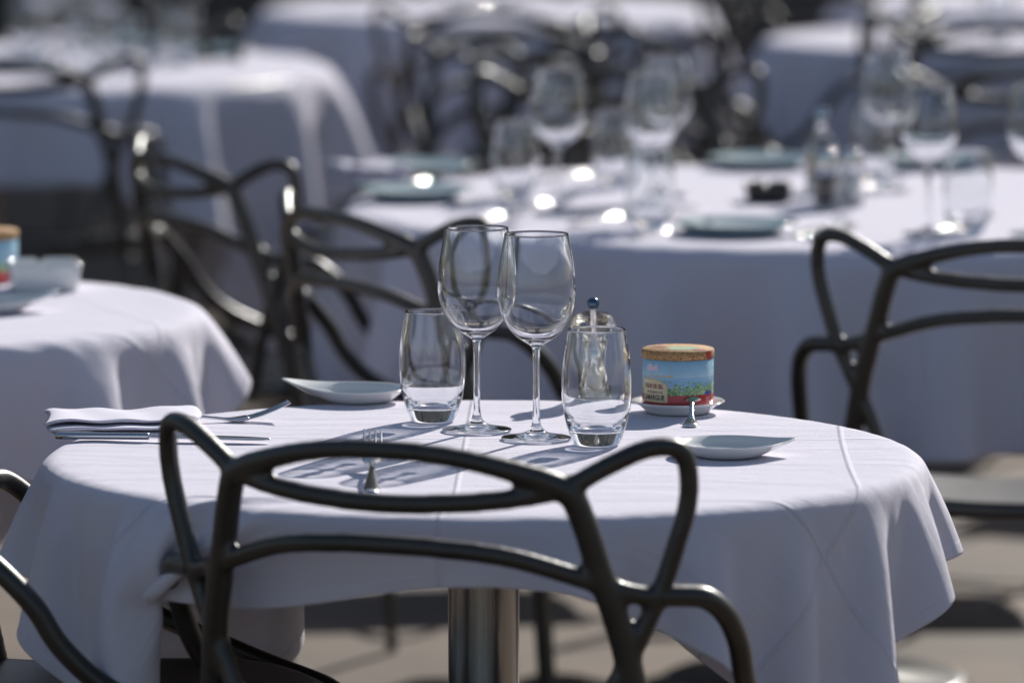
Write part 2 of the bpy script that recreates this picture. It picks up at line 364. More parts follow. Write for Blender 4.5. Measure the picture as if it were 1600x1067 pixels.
def cloth_mesh(name, P, U, S, round_=False):
    n = P.shape[0]; vs = P.reshape(-1, 3); idx = np.arange(n*n).reshape(n, n)
    fs = np.stack([idx[:-1, :-1], idx[1:, :-1], idx[1:, 1:], idx[:-1, 1:]], -1).reshape(-1, 4)
    me = bpy.data.meshes.new(name); me.from_pydata(vs.tolist(), [], fs.tolist())
    uvl = me.uv_layers.new(name='UVMap'); li = np.empty(len(me.loops), int); me.loops.foreach_get('vertex_index', li)
    uvl.data.foreach_set('uv', U.reshape(-1, 2)[li].astype(np.float32).ravel())
    at = me.attributes.new('hem', 'FLOAT', 'POINT')
    if round_: h = S/2-np.hypot(U[..., 0], U[..., 1])
    else: h = S/2-np.maximum(abs(U[..., 0]), abs(U[..., 1]))
    at.data.foreach_set('value', h.ravel().astype(np.float32))
    return me
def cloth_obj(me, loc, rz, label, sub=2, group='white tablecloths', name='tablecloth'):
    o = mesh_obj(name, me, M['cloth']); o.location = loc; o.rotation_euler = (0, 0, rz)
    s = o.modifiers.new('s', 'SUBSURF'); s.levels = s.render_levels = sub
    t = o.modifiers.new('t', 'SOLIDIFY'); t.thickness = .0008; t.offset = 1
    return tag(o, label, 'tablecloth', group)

# ------------------------------------------------------------------ setting
bm = bmesh.new(); bmesh.ops.create_grid(bm, x_segments=2, y_segments=2, size=150)
tag(bm_obj('ground', bm, M['floor'], smooth=False), None, None, kind='structure').location = (0, 100, 0)

# tall unseen house, added beyond the terrace to throw shade on the far tables
hs = thing('shade_house', 'unseen tall ochre stone house added behind the terrace to shade the far tables', 'building', (0, 31, 0))
hh = 11.2
bm = box_bm((0, 4, hh/2), (60, 8, hh)); bm_obj('wall', bm, M['stone'], hs, False)
bm = box_bm((0, 4, hh+.15), (60.8, 8.8, .3)); bm_obj('roof', bm, M['stone'], hs, False)
for i in range(12):
    for j in range(3):
        w = bm_obj('window', box_bm((-27.5+i*5, -.03, 2.2+j*3.3), (1.3, .08, 2.0)), M['shutter'], hs, False)
        bm_obj('pane', box_bm((-27.5+i*5, -.08, 2.2+j*3.3), (1.0, .03, 1.7)), M['pane'], w, False)

# ------------------------------------------------------------------ tables
def make_table(R, ztop, col_r=.0365):
    t = thing('bistro_table', '', 'table')
    bm_obj('tabletop', lathe_bm([(0, ztop-.026), (R-.022, ztop-.026), (R-.014, ztop-.021), (R-.012, ztop-.014), (R-.015, ztop-.009), (R-.024, ztop-.0035), (0, ztop-.0030)], 96), M['wood'], t)
    bm = lathe_bm([(col_r, .02), (col_r, ztop-.05), (col_r, ztop-.0265)], 48); bm_obj('column', bm, M['pole'], t)
    bm_obj('base', lathe_bm([(0, 0), (.23, 0), (.235, .004), (.235, .010), (.22, .016), (.05, .024), (col_r+.003, .04), (col_r+.001, .045)], 64), M['dark'], t)
    return t
TZ = .736
TABLES = {}
def table(key, R, x, y, label, group='cloth covered tables'):
    t = make_table(R, TZ) if key not in TABLES else None
    if t is None: t = dup(TABLES[key], (x, y, 0), 0, label, group)
    else: TABLES[key] = t; t.location = (x, y, 0); t['label'] = label; t['group'] = group
    return t
T0 = (-.029, 5.763)
table('s', .45, *T0, 'round table on a steel column in the foreground, laid with two wine glasses')
table('s', .45, -.835, 7.10, 'round table at the left edge carrying a tin and square ashtray')
table('l', .72, .46, 8.56, 'large round table in the middle distance crowded with glasses')
table('l', .72, -1.08, 11.62, 'far left round table laid with sunlit glasses')
table('m', .55, -.06, 13.65, 'far table at top centre of the view')
table('s', .45, 1.0, 12.5, 'far shaded table at top right of the view')
table('s', .45, 1.22, 13.9, 'most distant table, in the top right corner of the view')

S0 = 1.10
def arm_caps(cx, cy, yaw, side, tx, ty, r=.017):
    A = [(.236, -.19, .684), (.286, -.152, .679), (.304, -.098, .628), (.300, -.02, .545), (.281, .13, .48)][2:]
    W = [(cx+side*x*cos(yaw)+y*sin(yaw)-tx, cy-side*x*sin(yaw)+y*cos(yaw)-ty, z) for x, y, z in A]
    return [(*a, *b, r) for a, b in zip(W, W[1:])]
P, U = settle(.45, S0, .737, rot=radians(-1), shift=(.0, .045), n=96, steps=280, iters=18, seed=7, bend=((2, .05), (6, .02)), pinr=.84, amp=1.5, caps=arm_caps(-.014, 5.452, radians(21.5), -1, *T0)+arm_caps(-.362, 5.72, radians(86), -1, *T0), planes=[(.07, -.997, .30, -.2, .64)])
me0 = cloth_mesh('tablecloth', P, U, S0)
cloth_obj(me0, (*T0, 0), 0, 'white square cloth draped over the foreground table under the wine glasses')
P, U = settle(.45, 1.18, .737, rot=radians(22), shift=(-.06, -.02), n=64, steps=230, iters=14, seed=8, bend=((2, .10), (5, .02)), amp=1.2)
me1 = cloth_mesh('tablecloth', P, U, 1.18)
cloth_obj(me1, (-.835, 7.10, 0), 0, 'white cloth with sunlit folds on the left edge table under the ashtray')
cloth_obj(me1, (1.0, 12.5, 0), radians(70), 'bluish shaded white cloth on the far top right table', 1)
cloth_obj(me1, (1.22, 13.9, 0), radians(20), 'bluish white cloth on the most distant table in the top right corner', 1)
P, U = settle(.72, 1.98,    .737, n=72, steps=220, iters=12, seed=5, round_=True, amp=2.6, bend=((2, .05), (4, .01)))
me2 = cloth_mesh('tablecloth', P, U, 1.98, True)
cloth_obj(me2, (.46, 8.56, 0), radians(10), 'large round white cloth on the middle distance table under many glasses')
P, U = settle(.72, 1.78, .737, rot=radians(12), n=56, steps=180, iters=12, seed=11)
me3 = cloth_mesh('tablecloth', P, U, 1.78)
cloth_obj(me3, (-1.08, 11.62, 0), 0, 'white cloth on the far left table with its sunlit corner hanging', 1)
P, U = settle(.55, 1.5, .737, rot=radians(30), n=50, steps=180, iters=12, seed=14)
me4 = cloth_mesh('tablecloth', P, U, 1.5)
cloth_obj(me4, (-.06, 13.65, 0), 0, 'pale lilac white cloth on the far top centre table', 1)

# ------------------------------------------------------------------ chairs
def back_y(x, z): return -.24 + 1.45*x*x - .14*(z-.46)
def make_chair():
    t = thing('open_back_armchair', '', 'chair'); r = .0098
    def sym(half, rad=r, bm=None, extra=None):
        """half = (x,z) from the middle out; mirrored into one strand across the back"""
        pts = [(x, back_y(x, z), z) for x, z in half]
        full = [(-p[0], p[1], p[2]) for p in pts[:0:-1]] + pts
        return tube_bm(full, rad, 16, bm, 5)
    bm = sym([(0, .770), (.057, .772), (.113, .777), (.162, .787), (.200, .808), (.230, .8225), (.251, .824), (.2615, .812), (.262, .775), (.252, .735), (.238, .69), (.217, .64), (.198, .60), (.176, .54), (.150, .47)])
    sym([(0, .8205), (.058, .8175), (.113, .806), (.163, .787), (.177, .76), (.188, .715), (.197, .68), (.206, .64), (.212, .60), (.222, .53), (.230, .455)], [r*k for k in (1.25,1.3,1.4,1.35,1.35,1.3,1.3,1.3,1.1,1.0)]+[r]+[r*k for k in (1.0,1.1,1.3,1.3,1.3,1.35,1.35,1.4,1.3,1.25)], bm)
    sym([(0, .731), (.06, .729), (.115, .722), (.165, .706), (.2, .692), (.227, .684), (.245, .682)], r, bm)
    # the lobes' strands run on to the seat
    baked('backrest', bm, [('REMESH', dict(mode='VOXEL', voxel_size=.0032, use_smooth_shade=True)), ('SMOOTH', dict(factor=.6, iterations=9))], M['plastic'], t)
    for s in (-1, 1):
        A = [(.236, back_y(.236, .684), .684), (.256, -.174, .683), (.272, -.160, .679), (.283, -.138, .661), (.286, -.112, .632), (.284, -.088, .594), (.280, -.045, .554), (.276, .03, .518), (.271, .11, .483), (.268, .180, .455), (.266, .200, .435)]
        bm = tube_bm([(s*x, y, z) for x, y, z in A], r*1.08, 16, None, 6)
        o = bm_obj('armrest', bm, M['plastic'], t)
        bm = tube_bm([(s*.266, .198, .44), (s*.262, .21, .30), (s*.262, .222, .15), (s*.264, .232, .002)], [r*1.15, r*1.2, r*1.1, r*.9], 14); bm_obj('leg', bm, M['plastic'], t)
        yb = back_y(.23, .455)
        bm = tube_bm([(s*.230, yb, .457), (s*.236, yb-.012, .38), (s*.246, yb-.045, .18), (s*.254, yb-.075, .002)], [r*1.15, r*1.2, r*1.1, r*.9], 14); bm_obj('leg', bm, M['plastic'], t)
    # seat: dished shell
    n = 28; bm = bmesh.new(); g = []
    for i in range(n+1):
        row = []
        for j in range(n+1):
            a, b = 2*i/n-1, 2*j/n-1
            # square -> rounded square
            x = a*(1-.10*b*b)*(1-.04*(b > 0)*b); y = b*(1-.10*a*a)
            X = x*.245; Y = y*.225+.005
            e = max(abs(a), abs(b))
            z = .478 + .016*a*a - .006*(1-a*a)*(1-b*b)
            if b > .3: z -= .045*((b-.3)/.7)**2.4
            if b < -.5: z += .010*((-b-.5)/.5)**2
            row.append(bm.verts.new((X, Y, z)))
        g.append(row)
    for i in range(n):
        for j in range(n): bm.faces.new((g[i][j], g[i+1][j], g[i+1][j+1], g[i][j+1]))
    baked('seat', bm, [('SOLIDIFY', dict(thickness=.022, offset=-1)), ('BEVEL', dict(width=.007, segments=3, limit_method='ANGLE')), ('SMOOTH', dict(factor=.5, iterations=2))], M['plastic'], t)
    return t
GC = 'black open-back armchairs'
ch = make_chair(); ch.location = (-.014, 5.452, 0); ch.rotation_euler = (0, 0, -radians(21.5))
ch['label'] = 'black looped plastic armchair pushed in at the front of the nearest table'; ch['group'] = GC
for x, y, yaw, lab in [
    (-.362, 5.72, 87, 'black armchair whose curved arm sweeps down in front of the cloth at bottom left corner'),
    (.66, 7.36, 3, 'black armchair seen from behind at right in front of the large table'),
    (-.005, 7.64, 58, 'black armchair turned right beside the left end of the large table'),
    (-.27, 8.52, 62, 'sunlit black armchair behind the one beside the large table, facing right'),
    (-.93, 10.72, 5, 'dark armchair at upper left in front of the far left table'),
    (-.13, 10.75, -115, 'dark armchair with glinting arms in the upper centre'),
    (.0, 12.3, 10, 'dark armchair in front of the far top centre table'),
    (.62, 12.2, -75, 'dark armchair at the left side of the far shaded table'),
    (.95, 9.9, 178, 'dark armchair behind the large table facing the camera, at right'),
    (.22, 9.95, 170, 'dark armchair behind the large table, at the middle of its far side'),
    (1.02, 11.75, 8, 'dark armchair in front of the far shaded table at top right'),
    (.55, 14.6, 40, 'distant dark armchair beyond the top centre table, at its right'),
    (.45, 11.6, 60, 'dark armchair in the upper centre right of the glinting pair'),
    (1.45, 10.9, 30, 'dark armchair at the right edge behind the large table'),
    (-.45, 12.0, 75, 'dark armchair between the far left and the top centre tables'),
    (.75, 13.4, 20, 'dark armchair beyond the far shaded table at top right'),
    (.12, 11.1, 150, 'dark armchair with its back to the large table in the upper centre'),
    (-.75, 13.0, 60, 'distant dark armchair left of the far top centre table')]:
    dup(ch, (x, y, 0), -radians(yaw), lab, GC)

# ------------------------------------------------------------------ glassware
def smooth_prof(pts, k=8): return [(max(p[0], 0), p[1]) for p in catmull(pts, k)]
def make_wine(gm='glass', fm='glass_foot'):
    t = thing('wine_glass', '', 'wine glass')
    outer = smooth_prof([(.0042, .094), (.0062, .0975), (.0125, .1015), (.0225, .1085), (.033, .121), (.0395, .1385), (.0410, .155), (.0395, .176), (.0363, .197), (.0332, .2135)])
    lip = [(.0331, .2142), (.0325, .2145), (.0320, .2141)]
    inner = smooth_prof([(.0319, .2135), (.0350, .197), (.0382, .176), (.0397, .155), (.0382, .1390), (.0316, .1225), (.0210, .1108), (.0110, .1052), (.0040, .1034), (0, .1032)])
    bm_obj('bowl', lathe_bm(outer+lip+inner, 96), M[gm], t)
    stem = smooth_prof([(.0075, .0105), (.0052, .0145), (.0040, .022), (.0035, .04), (.0035, .065), (.0038, .084), (.0042, .094)])
    bm_obj('stem', lathe_bm(stem, 48), M[gm], t)
    foot = [(0, .0012), (.02, .0011)] + smooth_prof([(.0345, .0), (.0362, .0006), (.0366, .0015), (.0350, .0026), (.026, .0040), (.0165, .0058), (.0108, .0078), (.0075, .0105)], 5)
    bm_obj('foot', lathe_bm(foot, 96), M[fm], t)
    return t
def make_tumbler(gm='glass', base='glass'):
    """wall and solid base are two closed-on-each-other skins of one glass"""
    k = 7
    if base == 'glass':
        low = [(0, .0022), (.012, .0014)] + smooth_prof([(.0205, .0), (.0225, .0006), (.0240, .0025), (.0275, .012), (.0305, .0205)], k)
        up = smooth_prof([(.0305, .0205), (.0330, .031), (.0355, .050), (.0357, .066), (.0345, .083), (.0318, .102), (.0292, .1165)], k)
    else:
        low = [(0, .0022), (.012, .0014)] + smooth_prof([(.0165, .0), (.0190, .0006), (.0225, .0042), (.0272, .0120), (.0305, .0205)], k)
        up = smooth_prof([(.0305, .0205), (.0330, .031), (.0355, .050), (.0357, .066), (.0345, .083), (.0318, .102), (.0292, .1165)], k)
    up += [(.0291, .1176), (.0285, .118), (.0279, .1175)] + smooth_prof([(.0278, .1165), (.0303, .102), (.0330, .083), (.0341, .066), (.0338, .050), (.0312, .033), (.0262, .0215)], k)
    inn = smooth_prof([(.0262, .0215), (.0200, .0168), (.012, .0153), (0, .0150)], k)
    t = thing('water_glass', '', 'glass')
    bm_obj('wall', lathe_bm(up, 96), M[gm], t)
    bm = lathe_bm(low, 96)
    lathe_bm(inn, 96, bm)
    bm_obj('base', bm, M[base], t)
    return t
GW, GT = 'wine glasses', 'water glasses'
def pz(u, v, z=TZ+.002): return at_z(u, v, z)
TOP = TZ + .0028
wine = make_wine(); p = pz(745, 674); wine.location = (p.x, p.y, TOP); wine['label'] = 'left one of the two large wine glasses in the foreground, beside the left tumbler'; wine['group'] = GW
p = pz(838, 687); dup(wine, (p.x, p.y, TOP), 1, 'right one of the two large wine glasses in the foreground, beside the pepper mill', GW)
tum = make_tumbler(); p = pz(676, 659); tum.location = (p.x, p.y, TOP)
tag(tum, 'rounded water glass standing left of the foreground wine glasses', 'glass', GT)
p = pz(932, 696); dup(tum, (p.x, p.y, TOP), .5, 'rounded water glass in front of the pepper mill', GT).scale = (1.02, 1.02, 1.02)
wine_near, tum_near = wine, tum; wine, tum = make_wine('glass_far', 'glass_base'), make_tumbler('glass_far', 'glass_base'); FARSRC = [wine, tum]
for u, v, lab in [(872, 335, 'out of focus wine glass on the large table, leftmost'), (1040, 308, 'out of focus wine glass on the large table, rear of the middle pair'),
                  (1018, 345, 'out of focus wine glass on the large table, front of the middle pair'), (1385, 300, 'out of focus wine glass right of the shakers on the large table'),
                  (1450, 368, 'out of focus wine glass behind the rightmost tumbler on the large table'), (1618, 368, 'wine glass cut by the right edge of the view on the large table')]:
    v2 = v; p = pz(u, v2); dup(wine, (p.x, p.y, TOP), 0, lab, GW)
for u, v, lab in [(805, 312, 'out of focus water glass on the large table, leftmost'), (960, 290, 'out of focus water glass between wine glasses on the large table'),
                  (1015, 358, 'out of focus water glass near the front edge of the large table, at the middle'), (1512, 365, 'out of focus water glass near the front edge of the large table, at right'),
                  (1365, 285, 'out of focus water glass behind the shakers on the large table')]:
    p = pz(u, v); dup(tum, (p.x, p.y, TOP), 0, lab, GT)
for i, (u, v, k, lab) in enumerate([(70, 95, 'w', 'blurred wine glass on the far left table, leftmost'), (120, 80, 'w', 'blurred wine glass on the far left table, second from left'),
                  (165, 100, 'w', 'blurred wine glass on the far left table, just left of the bright glints'), (195, 115, 't', 'blurred water glass on the far left table, with the left bright glint'),
                  (275, 103, 't', 'blurred water glass on the far left table, with the right bright glint'), (310, 72, 'w', 'blurred wine glass on the far left table, rightmost'),
                  (130, 118, 't', 'blurred water glass on the far left table, nearest its front edge'), (95, 72, 't', 'blurred water glass on the far left table, at the rear'),
                  (715, 10, 't', 'blurred water glass on the far top centre table, left'), (785, 12, 't', 'blurred water glass on the far top centre table, right'),
                  (40, 84, 't', 'blurred water glass on the far left table, beside its left plate'), (240, 70, 'w', 'blurred wine glass on the far left table, between the right pair'), (880, 8, 'w', 'blurred wine glass on the far top centre table, right'), (640, 6, 'w', 'blurred wine glass on the far top centre table, at its left end'),
                  (1455, 62, 'w', 'blurred wine glass on the far shaded table, left'), (1560, 66, 't', 'blurred water glass on the far shaded table, right'), (1520, 50, 'w', 'blurred wine glass on the far shaded table, middle')]):
    p = pz(u, v); dup(wine if k == 'w' else tum, (p.x, p.y, TOP), 0, lab, GW if k == 'w' else GT)

for o in FARSRC:                                  # the two sources were only for copying
    for c_ in list(o.children): bpy.data.objects.remove(c_)
    bpy.data.objects.remove(o)
# ------------------------------------------------------------------ pepper mill
p = pz(927, 626)
t = thing('pepper_mill', 'clear acrylic pepper mill with a chrome ball knob behind the right tumbler', 'pepper mill', (p.x, p.y, TOP)); t.scale = (1.06, 1.06, .96)
bm_obj('body', lathe_bm([(0, .0), (.0215, 0)]+smooth_prof([(.0238, .001), (.0245, .005), (.0232, .012), (.0185, .022), (.0155, .034), (.0150, .046), (.0168, .058), (.0192, .065), (.0200, .068), (.0190, .0705), (.0176, .0715)], 5)
       +[(.0160, .0715), (.0125, .0690), (.0105, .058), (.0098, .046), (.0105, .030), (.0120, .016), (.0125, .008), (0, .008)], 64), M['acrylic'], t)
bm_obj('filling', lathe_bm([(0, .0085), (.0118, .0085), (.0112, .016), (.0098, .026), (.004, .0275), (0, .028)], 32), M['salt'], t)
bm_obj('head', lathe_bm([(0, .0722)]+smooth_prof([(.0180, .0722), (.0196, .0740), (.0206, .0765), (.0230, .0785), (.0238, .083), (.0228, .090), (.0190, .0965), (.0120, .1005), (.0060, .1015)], 5)+[(.0032, .1015), (.0032, .0965), (.0024, .0765), (0, .0765)], 64), M['acrylic'], t)
bm_obj('spindle', lathe_bm([(0, .029), (.0050, .029), (.0050, .069), (.0018, .070), (.0018, .102), (.0034, .1025), (.0036, .105), (0, .105)], 24), M['chrome'], t)
bm_obj('knob', lathe_bm([(.0038, .1045)]+[(.0068*sin(a), .1108-.0068*cos(a)) for a in np.linspace(.5, pi, 14)], 32), M['darkchrome'], t)

# ------------------------------------------------------------------ plates, dishes
def dish_bm(r0=.050, ear=.036, base=.031, h=.015, lift=.009, n=120, thick=.0035, earw=.42):
    bm = bmesh.new(); rings = []
    def prof(th):
        g = math.exp(-(abs(th)/earw)**1.25)
        return r0+ear*g, h+lift*g
    fr = [(0, .001, 0), (.55, .001, 0), (.93, .0, 0), (1., .0006, 0)]          # underside up to the foot ring, in units of base
    for i in range(n):
        pass
    for lev in range(16):
        ring = []
        for i in range(n):
            th = (i/n)*2*pi; th2 = th if th <= pi else th-2*pi
            R1, H = prof(th2)
            if lev < 4: r = base*fr[lev][0]; z = fr[lev][1]
            elif lev < 9:
                s = (lev-3)/5; r = base+(R1-base)*s; z = .0006+(H-.002)*(s**1.7)*.55+(H-.002)*.45*s
            elif lev == 9: r = R1+.0012; z = H-.0008
            elif lev == 10: r = R1+.0004; z = H+.0004
            elif lev == 11: r = R1-.0012; z = H+.0001
            else:
                s = (lev-11)/4; ri = base*1.12; Q = R1-.0025
                r = Q+(ri-Q)*s; z = (H-.0008)+(thick-(H-.0008))*(1-(1-s)**2.0)
                if lev == 15: r = ri*.8; z = thick-.0002
            ring.append(bm.verts.new((r*cos(th), r*sin(th), z)))
        rings.append(ring)
    c0 = rings[0][0].co.copy()
    bmesh.ops.remove_doubles(bm, verts=rings[0], dist=1e-5) if False else None
    for a, b in zip(rings[1:], rings[2:]):
        for i in range(n): bm.faces.new((a[i], a[(i+1) % n], b[(i+1) % n], b[i]))
    for v in rings[0]: bm.verts.remove(v)
    bm.faces.new(rings[1][::-1]); bm.faces.new(rings[-1]); return bm
GD = 'white bread dishes with a pointed ear'
d0 = bm_obj('side_dish', dish_bm(), M['ceramic']); p = pz(562, 628); d0.location = (p.x, p.y, TOP); d0.rotation_euler.z = radians(172)
tag(d0, 'white porcelain dish with raised pointed ear, left of the left tumbler', 'dish', GD)
d1 = tag(bm_obj('side_dish', dish_bm(ear=.020, lift=.003, earw=.30), M['ceramic']), 'white porcelain dish with short pointed ear, at right beside the near chair back', 'dish', GD); p = pz(1137, 713); d1.location = (p.x, p.y, TOP); d1.rotation_euler.z = radians(8); d1.scale = (1.03, 1.03, .95)
d2 = dup(d0, (0, 0, 0), 0, 'blurred white dish in front of the ashtray on the left edge table', GD); p = pz(-12, 488); d2.location = (p.x, p.y, TOP); d2.rotation_euler.z = radians(20)
def plate_bm(R=.105, h=.018):
    return lathe_bm([(0, .002), (R*.55, .002), (R*.58, 0), (R*.62, .001), (R*.72, h*.4), (R*.97, h*.85), (R, h), (R*.99, h+.0015), (R*.96, h+.0005), (R*.72, h*.45+.003), (R*.6, .005), (0, .005)], 72)
# saucer under the salt tin
p = pz(1059, 645)
tag(bm_obj('saucer', lathe_bm([(0, .001), (.028, .001), (.032, 0), (.034, .0008), (.0375, .0045), (.043, .0088), (.0500, .0118), (.0508, .0127), (.0500, .0134), (.0470, .0126), (.0420, .0100), (.0395, .0088), (.036, .0082), (0, .0080)], 96), M['ceramic']),
    'small white porcelain saucer under the cork-lidded tin', 'saucer').location = (p.x, p.y, TOP)
SAUC = Vector((p.x, p.y, TOP))

# ------------------------------------------------------------------ salt tin
def text_mesh(s, size, bold=0.0, shear=0):
    c = bpy.data.curves.new('tmp', 'FONT'); c.body = s; c.size = size; c.offset = bold; c.shear = shear; c.resolution_u = 3
    o = link(bpy.data.objects.new('tmp', c)); dg = bpy.context.evaluated_depsgraph_get(); dg.update()
    me = bpy.data.meshes.new_from_object(o.evaluated_get(dg)); bpy.data.objects.remove(o); bpy.data.curves.remove(c); return me
TR, TH0, TH1 = .0385, .0, .0500
def wrap(bm, r, a0):
    """bend flat (x along, y up) geometry round the tin; a0 = angle of x=0, measured from -Y, to the right"""
    for v in bm.verts:
        x, y, z = v.co; a = a0 + x/r
        v.co = ((r+z)*sin(a), -(r+z)*cos(a), y)
    return bm
def patch(x0, x1, f0, f1, r, n=24):
    """curved patch from x0..x1, between heights f0(x) and f1(x)"""
    bm = bmesh.new(); A = []
    for i in range(n+1):
        x = x0+(x1-x0)*i/n; A.append((bm.verts.new((x, f0(x), 0)), bm.verts.new((x, f1(x), 0))))
    for a, b in zip(A, A[1:]): bm.faces.new((a[0], b[0], b[1], a[1]))
    return wrap(bm, r, 0)
def text_part(name, s, size, xc, y, r, mat, parent, width=None, bold=0, shear=0, align='c'):
    me = text_mesh(s, size, bold, shear); bm = bmesh.new(); bm.from_mesh(me); bpy.data.meshes.remove(me)
    bmesh.ops.subdivide_edges(bm, edges=[e for e in bm.edges if e.calc_length() > .0015], cuts=2)
    xs = [v.co.x for v in bm.verts]; w = max(xs)-min(xs); k = (width/w) if width else 1
    for v in bm.verts: v.co.x = (v.co.x-min(xs)-w/2)*k+xc; v.co.y += y; v.co.z = 0
    return bm_obj(name, wrap(bm, r, 0), mat, parent, False)
def make_tin(label):
    t = thing('salt_tin', label, 'tin', group='cork-lidded sea salt tins')
    body = bm_obj('body', lathe_bm([(0, 0), (TR-.001, 0), (TR, .001), (TR, .0505), (TR-.0015, .0515), (0, .0515)], 96), M['picture'], t)
    bm_obj('red_band', lathe_bm([(TR+.00015, .0010), (TR+.00015, .0142)], 96), M['red'], body)
    lid = bm_obj('lid', lathe_bm([(0, .0516), (TR-.0005, .0516), (TR+.0005, .0524), (TR+.0006, .0600), (TR-.0006, .0613), (0, .0613)], 96), M['cork'], t)
    # paper print on the lid
    bm = bmesh.new()
    def blob(cx, cy, rx, ry, seed, n=40):
        rg = random.Random(seed); ph = [rg.random()*6 for _ in range(3)]
        vs = [bm2.verts.new((cx+rx*(1+.12*sin(3*a+ph[0])+.08*sin(7*a+ph[1]))*cos(a), cy+ry*(1+.1*sin(4*a+ph[2]))*sin(a), .06145)) for a in [2*pi*i/n for i in range(n)]]
        bm2.faces.new(vs)
    bm.free(); bm2 = bmesh.new(); blob(.004, -.002, .017, .017, 1); bm_obj('printed_scene', bm2, M['greenprint'], lid, False)
    bm2 = bmesh.new(); blob(-.020, .010, .009, .007, 2); blob(.022, -.020, .008, .006, 3); bm_obj('printed_mark', bm2, M['redink'], lid, False)
    # red seal at the lid's right edge, running down on to the tin
    R2 = TR+.0008
    bm = patch(.0335, .0440, lambda x: .0512+(.004 if x < .035 else 0), lambda x: .0606, R2, 10); bm_obj('seal', bm, M['red'], lid, False)
    # label panel with arched top
    arch = lambda x: .0310-.0055*max(0, (x+.030)/.0165)**2 if x > -.030 else .0310
    R3 = TR+.0003
    bm_obj('label_border', patch(-.0475, -.0122, lambda x: .0062, lambda x: arch(x)+.0006, R3, 30), M['gold'], body, False)
    bm_obj('label_panel', patch(-.0475, -.0129, lambda x: .0070, lambda x: arch(x)-.0002, R3+.0002, 30), M['cream'], body, False)
    R4 = R3+.0004
    text_part('lettering', 'FLEUR DE SEL', .0062, -.0305, .0215, R4, M['redink'], body, .0262, .00015)
    text_part('lettering', 'les Sauniers de', .0046, -.0292, .0160, R4, M['ink'], body, .0215, 0, .35)
    text_part('lettering', 'CAMARGUE', .0078, -.0315, .0088, R4, M['ink'], body, .0312, .0002)
    # small white print at right, blue patch, far buildings, bird
    for k, s in enumerate(('SEL DE MER', 'RECOLTE A LA', 'MAIN EN', 'CAMARGUE')):
        text_part('small_print', s, .0021, .0370, .0098-.0024*k, R3, M['whiteink'], body, .0075 if k != 2 else .005)
    bm_obj('blue_patch', patch(.0325, .0440, lambda x: .0144, lambda x: .0176, R3, 8), M['blue'], body, False)
    rg = random.Random(4); bm = bmesh.new(); x = -.040
    hts = {}
    def sky_line(x): return .0346+.0012*abs(sin(x*2300))*(.5+.5*sin(x*700))+(.0009 if -.012 < x < -.009 else 0)
    bm_obj('printed_town', patch(-.040, -.0065, lambda x: .0340, sky_line, R3, 70), M['gold'], body, False)
    bm = patch(-.0400, -.0245, lambda x: .0400-.0*x, lambda x: .0440+.0035*abs(sin((x+.04)*300)), R3, 16); bm_obj('printed_bird', bm, M['pink'], body, False)
    return t
tin = make_tin('cork-lidded sea salt tin on a saucer in the foreground'); tin.location = SAUC+Vector((0, 0, .0083))
p = pz(-22, 440); dup(tin, (p.x, p.y, TOP), radians(170), 'blurred cork-lidded tin on the left edge table behind the ashtray', 'cork-lidded sea salt tins').scale = (1.1, 1.1, 1.1)
for o in list(bpy.data.objects):
    pass

# ------------------------------------------------------------------ ashtray (left edge table)
def ashtray_bm(s=.047, h=.036):
    bm = bmesh.new(); n = 64; R = []
    def ring(r, z, notch=0):
        out = []
        for i in range(n):
            a = 2*pi*(i+.5)/n; c, d = cos(a), sin(a); k = (abs(c)**6+abs(d)**6)**(-1/6)
            q = 1 if abs((a/(pi/2))-round(a/(pi/2))) < .09 else 0
            out.append(bm.verts.new((r*k*c, r*k*d, z-notch*q)))
        R.append(out)
    ring(s*.86, 0); ring(s*.90, .002); ring(s, h-.002, .004); ring(s-.001, h, .005); ring(s-.006, h, .005); ring(s-.008, h-.003, .003); ring(s*.7, .008); ring(s*.5, .006)
    for a, b in zip(R, R[1:]):
        for i in range(n): bm.faces.new((a[i], a[(i+1) % n], b[(i+1) % n], b[i]))
    bm.faces.new(R[0][::-1]); bm.faces.new(R[-1]); return bm
o = bm_obj('ashtray', ashtray_bm(), M['ceramic']); p = pz(68, 452); o.location = (p.x, p.y, TOP); o.rotation_euler.z = radians(12)
tag(o, 'square white porcelain ashtray with notched rim on the left edge table', 'ashtray')
o2 = bm_obj('ashtray', ashtray_bm(.036, .028), M['dark']); p = pz(1200, 315); o2.location = (p.x, p.y, TOP); tag(o2, 'small dark square ashtray on the large table left of the shakers', 'ashtray')

